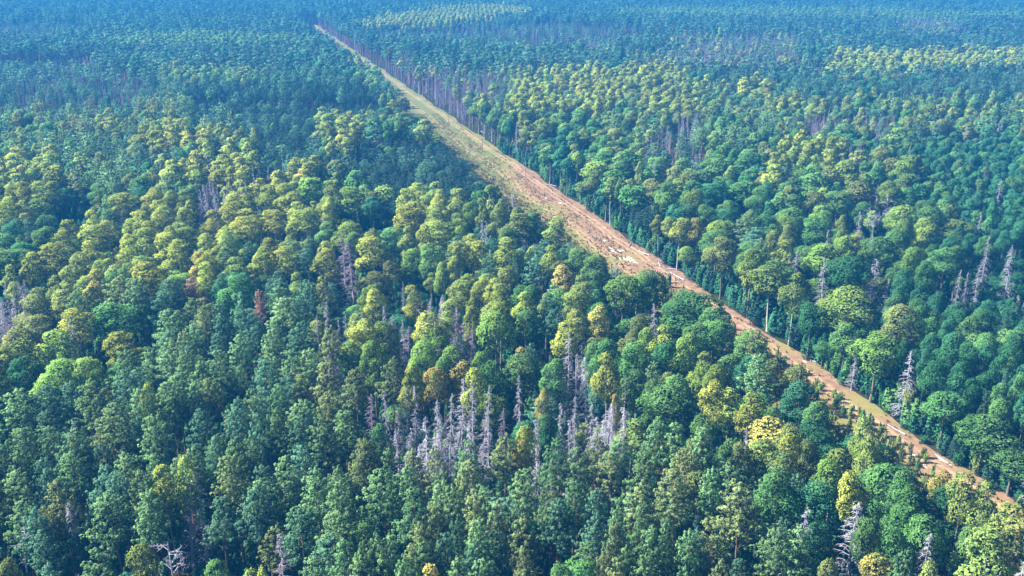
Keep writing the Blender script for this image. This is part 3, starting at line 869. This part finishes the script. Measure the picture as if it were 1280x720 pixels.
ONES = ['zero', 'one', 'two', 'three', 'four', 'five', 'six', 'seven', 'eight', 'nine', 'ten', 'eleven', 'twelve', 'thirteen', 'fourteen', 'fifteen', 'sixteen', 'seventeen', 'eighteen', 'nineteen']
TENS = ['', '', 'twenty', 'thirty', 'forty', 'fifty', 'sixty', 'seventy', 'eighty', 'ninety', 'hundred']
def words(n):
    n = int(n)
    if n < 20: return ONES[n]
    return TENS[n // 10] + ('' if n % 10 == 0 else '-' + ONES[n % 10])
P2 = []
for t in indiv:
    px, py, d = project(t[0], t[1], t[4] * .82)
    P2.append((min(1279, max(0, px)), min(719, max(0, py)), t[5] * FPX / d))
P2 = np.array(P2)
used = {}
for i, t in enumerate(indiv):
    sp, col = t[2], t[3]
    wpx = P2[i, 2]
    rel = t[5] / SPEC[sp]['W']
    if sp == 'pine': ad = 'broad ' if rel > 1.15 else ('slender ' if rel < .88 else '')
    elif sp == 'leaf': ad = 'big round ' if rel > 1.15 else ('small ' if rel < .75 else '')
    elif sp == 'birch': ad = 'full-crowned ' if rel > 1.15 else ('slim ' if rel < .85 else '')
    elif sp == 'dead': ad = 'short bare ' if t[4] < 13 else 'tall bare '
    elif sp == 'bare': ad = 'antler-limbed '
    else: ad = 'narrow ' if rel < .9 else ''
    look = ad + COLW[col] + ' ' + NOUN[sp]
    d = np.hypot(P2[:, 0] - P2[i, 0], P2[:, 1] - P2[i, 1]); d[i] = 1e9
    # prefer a neighbour of another look
    best, bs = None, 1e9
    for j in np.argsort(d)[:6]:
        s_ = d[j] * (1.0 if (indiv[j][3] != col) else 2.2)
        if s_ < bs: best, bs = j, s_
    dx, dy = P2[i, 0] - P2[best, 0], P2[i, 1] - P2[best, 1]
    rel_ = ('right of' if dx > 0 else 'left of') if abs(dx) > abs(dy) else ('in front of' if dy > 0 else 'behind')
    nb = COLW[indiv[best][3]] + ' ' + NOUN[indiv[best][2]]
    xw, yw = int(P2[i, 0] / 12.8), int(P2[i, 1] / 7.2)
    place = ' %s percent across, %s down' % (words(xw), words(yw))
    cnt = lambda s: len(_re.findall(r"[A-Za-z0-9']+", s))
    lab = look + ' ' + rel_ + ' a ' + nb + ',' + place
    if cnt(lab) > 16: lab = look + ' beside a ' + nb + ',' + place
    if cnt(lab) > 16: lab = look + ' beside a ' + NOUN[indiv[best][2]] + ',' + place
    if cnt(lab) > 16: lab = look + ',' + place
    while lab in used:
        xw += 1
        place = ' %s percent across, %s down' % (words(xw), words(yw))
        lab = look + ',' + place
    used[lab] = 1
    if len(t) == 9: t.append(lab)

ids = {}
for t in indiv:
    x, y, sp, col, h, w, hand, dep, ty, lab = t
    s = SPEC[sp]
    v = rng.randint(s['n'])
    lod = 0 if dep < 330 else 1
    nm, cat, grp = KIND[sp]
    root = bpy.data.objects.new(nm, None)
    root.empty_display_size = 1
    link(root)
    root.location = (x, y, -0.05)
    root.rotation_euler = (rng.normal() * .03, rng.normal() * .03, rng.uniform(0, 2 * PI))
    root.scale = (w / s['W'], w / s['W'], h / s['H'])
    root['label'] = lab; root['category'] = cat; root['group'] = grp
    m = mat_of(col)
    tr = bpy.data.objects.new('trunk', trunk_mesh(sp, v)); link(tr, root)
    cr = bpy.data.objects.new('bare_branches' if sp in ('dead', 'bare') else 'crown', crown_mesh(sp, v, lod, m)); link(cr, root)

# ------------------------------------------------------------------ the woods beyond: one object per kind of wood
def instancer(name, col, pos, idxs, rot, sc3):
    me = bpy.data.meshes.new(name)
    me.vertices.add(len(pos))
    me.vertices.foreach_set('co', np.array(pos, np.float32).ravel())
    a = me.attributes.new('pick', 'INT', 'POINT'); a.data.foreach_set('value', np.array(idxs, np.int32))
    a = me.attributes.new('grow', 'FLOAT_VECTOR', 'POINT'); a.data.foreach_set('vector', np.array(sc3, np.float32).ravel())
    a = me.attributes.new('turn', 'FLOAT_VECTOR', 'POINT')
    rv = np.zeros((len(pos), 3), np.float32); rv[:, 2] = rot
    a.data.foreach_set('vector', rv.ravel())
    ob = link(bpy.data.objects.new(name, me))
    ng = bpy.data.node_groups.new(name, 'GeometryNodeTree')
    ng.interface.new_socket('Geometry', in_out='INPUT', socket_type='NodeSocketGeometry')
    ng.interface.new_socket('Geometry', in_out='OUTPUT', socket_type='NodeSocketGeometry')
    gi = ng.nodes.new('NodeGroupInput'); go = ng.nodes.new('NodeGroupOutput')
    ci = ng.nodes.new('GeometryNodeCollectionInfo')
    ci.inputs['Collection'].default_value = col
    ci.inputs['Separate Children'].default_value = True
    ci.inputs['Reset Children'].default_value = True
    ip = ng.nodes.new('GeometryNodeInstanceOnPoints')
    ip.inputs['Pick Instance'].default_value = True
    def attr(nm, dt):
        n = ng.nodes.new('GeometryNodeInputNamedAttribute'); n.data_type = dt
        n.inputs['Name'].default_value = nm
        return n.outputs['Attribute']
    ng.links.new(gi.outputs[0], ip.inputs['Points'])
    ng.links.new(ci.outputs[0], ip.inputs['Instance'])
    ng.links.new(attr('pick', 'INT'), ip.inputs['Instance Index'])
    ng.links.new(attr('turn', 'FLOAT_VECTOR'), ip.inputs['Rotation'])
    ng.links.new(attr('grow', 'FLOAT_VECTOR'), ip.inputs['Scale'])
    ng.links.new(ip.outputs[0], go.inputs[0])
    md = ob.modifiers.new('wood', 'NODES'); md.node_group = ng
    ob['kind'] = 'stuff'
    return ob

def wood(name, members):
    protos, keys = [], {}
    col = bpy.data.collections.new(name + '_kinds')
    idxs, sc3, rot, pos = [], [], [], []
    for t in members:
        x, y, sp, c, h, w, hand, dep, ty = t[:9]
        lod = 0 if dep < 300 else (1 if dep < 620 else 2)
        v = rng.randint(SPEC[sp]['n'] if lod < 2 else min(3, SPEC[sp]['n']))
        k = (sp, c, lod, v)
        if k not in keys:
            keys[k] = len(keys)
            o = bpy.data.objects.new('%s_%03d' % (name, len(keys) - 1), whole_mesh(name, sp, v, lod, mat_of(c)))
            col.objects.link(o)
        idxs.append(keys[k]); pos.append((x, y, -.05)); rot.append(rng.uniform(0, 2 * PI))
        s = SPEC[sp]; sc3.append((w / s['W'], w / s['W'], h / s['H']))
    return instancer(name, col, pos, idxs, rot, sc3)
WOOD = {'pine': ('pine_forest', 'dense blue-green pine forest stretching into the haze', 'forest'),
        'leaf': ('broadleaf_forest', 'green broadleaf forest either side of the dirt strip', 'forest'),
        'birch': ('birch_forest', 'yellowing birch woods scattered through the far forest', 'forest'),
        'dead': ('dead_spruce_forest', 'mauve-grey dead spruce stands among the far green forest', 'forest'),
        'spruce': ('spruce_forest', 'dark spruces filling gaps between the taller trees', 'forest')}
for sp, (nm, lab, cat) in WOOD.items():
    mem = [t for t in rest if t[2] == sp]
    o = wood(nm, mem)
    o['label'] = lab; o['category'] = cat
    print('WOOD', nm, len(mem))

# ------------------------------------------------------------------ young growth on the strip and along its edges
def shrub_crown(seed, lod=0, H=4.0, W=2.8):
    r = np.random.RandomState(seed)
    C, Nn, T, PU = [], [], [], []
    for s in range(r.randint(6, 9)):
        a = r.uniform(0, 2 * PI); rr = r.uniform(0, W * .3)
        hh = H * r.uniform(.55, 1) * (1 - .25 * rr / (W * .3))
        n = 90
        z = hh * (r.rand(n) ** .7) * .95 + .1
        wid = .42 * (1 - (z / hh) ** 2) + .12
        d = unit(r.normal(size=(n, 3)))
        c = np.column_stack([math.cos(a) * rr * (0.5 + z / hh * .6), math.sin(a) * rr * (0.5 + z / hh * .6), z]) + d * wid[:, None]
        C.append(c); Nn.append(d); PU.append(unit(d + np.array([math.cos(a) * .4, math.sin(a) * .4, .5])))
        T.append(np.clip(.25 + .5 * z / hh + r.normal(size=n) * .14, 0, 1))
    C = np.concatenate(C)
    return cards(C, np.concatenate(Nn), .27, np.concatenate(T), r, .8, puff=np.concatenate(PU))
shrub_geo = [shrub_crown(k * 3 + 1) for k in range(4)]
shrub_mesh = {}
def shrub(x, y, h, w, col, lab, z=0):
    v = rng.randint(4)
    if (v, col) not in shrub_mesh:
        V, F, T, PU = shrub_geo[v]
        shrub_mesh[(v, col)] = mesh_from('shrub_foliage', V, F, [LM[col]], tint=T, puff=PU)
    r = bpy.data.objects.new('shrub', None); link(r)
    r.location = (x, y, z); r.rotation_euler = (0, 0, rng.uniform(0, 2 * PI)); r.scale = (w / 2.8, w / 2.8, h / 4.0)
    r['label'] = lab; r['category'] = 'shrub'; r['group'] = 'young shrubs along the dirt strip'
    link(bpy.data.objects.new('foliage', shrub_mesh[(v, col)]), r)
    if 'st' not in shrub_mesh:
        parts = []
        for k in range(4):
            a = k * 1.7
            parts.append((*tube([(0, 0, -.05), (math.cos(a) * .3, math.sin(a) * .3, 1.4), (math.cos(a) * .6, math.sin(a) * .6, 3.0)], [.04, .03, .012], 4), .5, 0))
        V, F, T, M = join(parts)
        shrub_mesh['st'] = mesh_from('shrub_stems', V, F, [BARK['leaf']])
    link(bpy.data.objects.new('stems', shrub_mesh['st']), r)
SHC = ['leaf_o', 'birch_g', 'leaf_g', 'leaf_r', 'leaf_o']
SHW = {'leaf_o': 'olive', 'birch_g': 'yellow-green', 'leaf_g': 'green', 'leaf_r': 'bright green', 'birch_o': 'orange-yellow', 'leaf_t': 'dark teal'}
def strip_xy(u, v):
    p = B0 + cdir * u + cleft * v
    return float(p[0]), float(p[1])
shr = []
srng = np.random.RandomState(5)
for _ in range(2600):                                  # encroaching on the near edge, more so close by
    u = srng.uniform(-60, 330); W_ = near_edge(u)
    if u < 128: v = srng.uniform(3.8, W_) + srng.normal() * .6
    else: v = W_ - abs(srng.normal()) * 3.0
    if u > 128 and (v < W_ - 7 or srng.rand() < .55): continue
    if u < 128 and srng.rand() < .25: continue
    h = srng.uniform(2.6, 6.0) * (0.45 + 0.55 * min(1, max(0, v - 3) / 6.0))
    if u > 128: h *= .7
    shr.append((u, v, h, srng.uniform(1.8, 3.2) * (0.5 + .5 * h / 4), SHC[srng.randint(5)]))
for _ in range(160):                                   # foot of the far edge
    u = srng.uniform(-90, 420)
    v = -srng.uniform(0.0, 5.0)
    h = srng.uniform(2.0, 6.0)
    shr.append((u, v, h, srng.uniform(2.4, 3.8), ['leaf_g', 'leaf_t', 'leaf_o', 'birch_g', 'leaf_t'][srng.randint(5)]))
placed, sg = [], []
for (u, v, h, w, c) in shr:
    if all((u - a) ** 2 + (v - b) ** 2 > (0.42 * (w + e)) ** 2 for (a, b, e) in sg):
        sg.append((u, v, w))
        x, y = strip_xy(u, v)
        px, py, d = project(x, y, h * .7)
        if -20 < px < 1300 and -10 < py < 740:
            placed.append((d, x, y, h, w, c, u, v, px, py))
placed.sort(key=lambda q: q[0] / (1.0 if q[7] > 5 else .8))
placed = placed[:300]
seen_l = set()
for (d, x, y, h, w, c, u, v, px, py) in placed:
    side = 'at the foot of the far tree wall' if v < 1 else ('on the near edge of the dirt strip' if v > near_edge(u) - 6 else 'on the overgrown dirt strip')
    xw, yw = int(min(99, max(0, px / 12.8))), int(min(99, max(0, py / 7.2)))
    ad = 'low' if h < 2.4 else ('tall' if h > 4.4 else 'young')
    while True:
        base = '%s %s shrub, %s percent across, %s down, ' % (ad, SHW[c], words(xw), words(yw))
        n_ = len(_re.findall(r"[A-Za-z0-9']+", base))
        lab = base + (side if n_ + len(side.split()) <= 16 else 'by the dirt strip')
        if len(_re.findall(r"[A-Za-z0-9']+", lab)) > 16: lab = base + 'by the strip'
        if len(_re.findall(r"[A-Za-z0-9']+", lab)) > 16: lab = base.rstrip(', ')
        if lab not in seen_l: break
        yw += 1
    seen_l.add(lab)
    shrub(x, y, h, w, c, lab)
# single round yellow bush at the foot of the far edge is a small birch in the list above

# ------------------------------------------------------------------ undergrowth between the trunks
def undergrowth():
    pts, r = [], np.random.RandomState(11)
    yy = 60.0
    while yy < 470:
        half = .6 * yy + 40
        st = 2.7 if yy < 330 else 3.6
        n = int(2 * half / st)
        for k in range(n):
            x, y = -half + k * st + r.uniform(-1, 1), yy + r.uniform(-1, 1)
            u, v = clearing_uv(x, y)
            if -1.0 < v < near_edge(u) + .5: continue
            if r.rand() < .12: continue
            pts.append((x, y))
        yy += st
    n = len(pts)
    col = bpy.data.collections.new('undergrowth_kinds')
    for k, c in enumerate(('leaf_t', 'leaf_g', 'pine_d', 'leaf_t')):
        V, F, T, PU = shrub_geo[k]
        col.objects.link(bpy.data.objects.new('undergrowth_%d' % k, mesh_from('undergrowth', V, F, [LM[c]], tint=T, puff=PU)))
    P = np.column_stack([np.array(pts), np.zeros(n)])
    S = r.uniform(.5, 1.5, n)
    for i, (x, y) in enumerate(pts):
        u, v = clearing_uv(x, y)
        if -7 < v < 0: S[i] = r.uniform(1.1, 2.3)
    return instancer('undergrowth', col, P, r.randint(0, 4, n), r.uniform(0, 2 * PI, n), np.column_stack([S * 1.25, S * 1.25, S]))
ug = undergrowth()
ug['label'] = 'dark low undergrowth filling the gaps between the trees'; ug['category'] = 'undergrowth'

# ------------------------------------------------------------------ grass tufts on the strip (nobody could count them)
def tufts():
    r = np.random.RandomState(3)
    n = 26000
    u = r.uniform(-90, 430, n) ; v = r.uniform(0.5, CLEAR_W - .5, n)
    dens = np.clip(.25 + .6 * (v / CLEAR_W) + .35 * np.sin(u * .13 + v * .4) * np.sin(u * .05 - v * .31), 0, 1)
    keep = (r.rand(n) < dens) & ~((np.abs(v - 2.2) < .5) | (np.abs(v - 4.0) < .5))
    u, v = u[keep], v[keep]
    n = len(u)
    z = 0.012 + 0.10 * (np.sin(u * .35 + v * .9) * np.sin(u * .11 - v * .5) + 1) * np.clip(np.minimum(v + 1.5, CLEAR_W + 1.5 - v) / 4, 0, 1)
    V, F, T = [], [], []
    h = r.uniform(.12, .5, n) * (1 + .6 * (v > 18))
    P = np.column_stack([u, v, z])
    allV, allF = [], []
    for k in range(4):
        a = r.uniform(0, 2 * PI, n)
        side = np.column_stack([np.cos(a), np.sin(a), np.zeros(n)])
        lean = np.column_stack([-np.sin(a), np.cos(a), np.zeros(n)]) * (h * .5)[:, None]
        w_ = (h * .55)[:, None]
        q = np.stack([P - side * w_, P + side * w_, P + lean + side * w_ * .3 + np.column_stack([np.zeros((n, 2)), h]), P + lean - side * w_ * .5 + np.column_stack([np.zeros((n, 2)), h * .8])], 1)
        allV.append(q.reshape(-1, 3)); allF.append(np.arange(n * 4).reshape(n, 4) + k * n * 4)
    V, F = np.concatenate(allV), np.concatenate(allF)
    tint = np.repeat(np.tile(r.rand(n), 4), 4)
    m = leaf_material('dry_grass', (0.09, 0.08, 0.03), (0.19, 0.155, 0.07), 0, (1, 1), .2)
    o = link(bpy.data.objects.new('grass', mesh_from('grass', V, F, [m], tint=tint, puff=np.tile([0, 0, 1.], (len(V), 1)))))
    o.location = clearing.location; o.rotation_euler = clearing.rotation_euler
    o['kind'] = 'stuff'; o['label'] = 'dry yellowish grass tufts scattered over the dirt strip'; o['category'] = 'grass'
tufts()

# ------------------------------------------------------------------ the line of wooden poles on the strip
wood_m = bark_material('weathered_pole_wood', (0.16, 0.12, 0.09), (0.34, 0.27, 0.21))
glass_m, gnt = nodes_of('insulator_glaze')
go_ = N(gnt, 'ShaderNodeOutputMaterial'); gp = N(gnt, 'ShaderNodeBsdfPrincipled')
gp.inputs['Base Color'].default_value = (.55, .55, .52, 1); gp.inputs['Roughness'].default_value = .3
gnt.links.new(gp.outputs[0], go_.inputs['Surface'])
def power_pole(px, py, h, lab):
    p = unproject(px, py)
    r = bpy.data.objects.new('power_pole', None); link(r)
    r.location = (p[0], p[1], 0); r.rotation_euler = (0, 0, math.atan2(cdir[1], cdir[0]) + PI / 2)
    r['label'] = lab; r['category'] = 'power pole'; r['group'] = 'wooden poles along the dirt strip'
    V, F = tube([(0, 0, -.2), (0.02, 0, h * .5), (0, .02, h)], [.17, .14, .11], 8)
    link(bpy.data.objects.new('pole', mesh_from('pole', V, F, [wood_m])), r)
    V, F = tube([(-1.1, .16, h - .7), (1.1, .16, h - .7)], [.075, .075], 4)
    link(bpy.data.objects.new('crossarm', mesh_from('crossarm', V, F, [wood_m])), r)
    for x in (-.95, 0, .95):
        z0 = h - .66 if x else h
        V, F = tube([(x, .16 if x else 0, z0), (x, .16 if x else 0, z0 + .14), (x, .16 if x else 0, z0 + .26)], [.05, .085, .04], 8)
        link(bpy.data.objects.new('insulator', mesh_from('insulator', V, F, [glass_m])), r)
power_pole(732, 277, 7.0, 'slim wooden pole standing nearest the two pale sand patches')
power_pole(657, 222, 7.0, 'slim wooden pole on olive grass, second one up the dirt strip')
power_pole(603, 190, 7.0, 'slim wooden pole beside the pink bare soil, third one up the strip')
power_pole(561, 157, 7.0, 'slim wooden pole on yellow grass, farthest one up the strip')

# ------------------------------------------------------------------ fallen trunks and brash along the far edge
def fallen_log(px, py, L, ang, rad, lab, col='dead'):
    p = unproject(px, py)
    V, F = tube([(-L / 2, 0, rad), (0, L * .02, rad * .95), (L / 2, 0, rad * .7)], [rad, rad * .85, rad * .5], 7)
    parts = [(V, F, .5, 0)]
    r = np.random.RandomState(int(px))
    for k in range(5):
        x = r.uniform(-L * .2, L * .5); a = r.uniform(0, PI)
        b = np.array([x, math.cos(a) * r.uniform(.5, 1.2), rad + math.sin(a) * r.uniform(.4, 1.0)])
        parts.append((*tube([(x - .2, 0, rad), b], [rad * .3, rad * .08], 4), .5, 0))
    V, F, T, M = join(parts)
    o = link(bpy.data.objects.new('fallen_log', mesh_from('fallen_log', V, F, [BARK[col]])))
    o.location = (p[0], p[1], .12); o.rotation_euler = (0, 0, ang)
    o['label'] = lab; o['category'] = 'log'; o['group'] = 'fallen logs along the dirt strip'
base_a = math.atan2(cdir[1], cdir[0])
for k, (px, py, L, da, w_, lab) in enumerate([
    (846, 346, 8, .1, .2, 'long pale fallen log below the yellow birches, at the foot of their trunks'),
    (838, 337, 5, .9, .16, 'short pale log leaning across the strip edge under yellow birches'),
    (824, 330, 6, -.3, .15, 'thin grey log lying just up the strip from the yellow birches'),
    (805, 317, 6, .2, .15, 'thin grey log at the forest edge beyond the larger sand patch'),
    (788, 306, 5, -.6, .14, 'short log in pinkish brash beyond the upper sand patch'),
    (604, 166, 7, .2, .2, 'pale fallen log where the strip edge turns pink, far up the strip'),
    (1015, 452, 4, .5, .15, 'short pale log where the dirt strip narrows between dark trees'),
    (1120, 538, 5, .1, .16, 'pale log near the lower end of the dirt strip, by dark trees'),
    (690, 232, 5, .4, .15, 'grey log at the foot of the tall olive edge trees')]):
    fallen_log(px, py, L, base_a + da, w_, lab)


# ------------------------------------------------------------------ haze
hm, nt = nodes_of('haze_air')
out = N(nt, 'ShaderNodeOutputMaterial')
pv = N(nt, 'ShaderNodeVolumePrincipled')
pv.inputs['Color'].default_value = (0.016, 0.19, 0.53, 1)
pv.inputs['Density'].default_value = 0.00050
pv.inputs['Anisotropy'].default_value = 0.0
nt.links.new(pv.outputs[0], out.inputs['Volume'])
HX, Z0, Z1 = G + 60, -1.0, CAM_H + 4
V = [(x, y, z) for z in (Z0, Z1) for (x, y) in ((-HX, -HX), (HX, -HX), (HX, HX), (-HX, HX))]
F = [(0, 3, 2, 1), (4, 5, 6, 7), (0, 1, 5, 4), (1, 2, 6, 5), (2, 3, 7, 6), (3, 0, 4, 7)]
hz = link(bpy.data.objects.new('haze', mesh_from('haze', V, F, [hm])))
hz['kind'] = 'stuff'
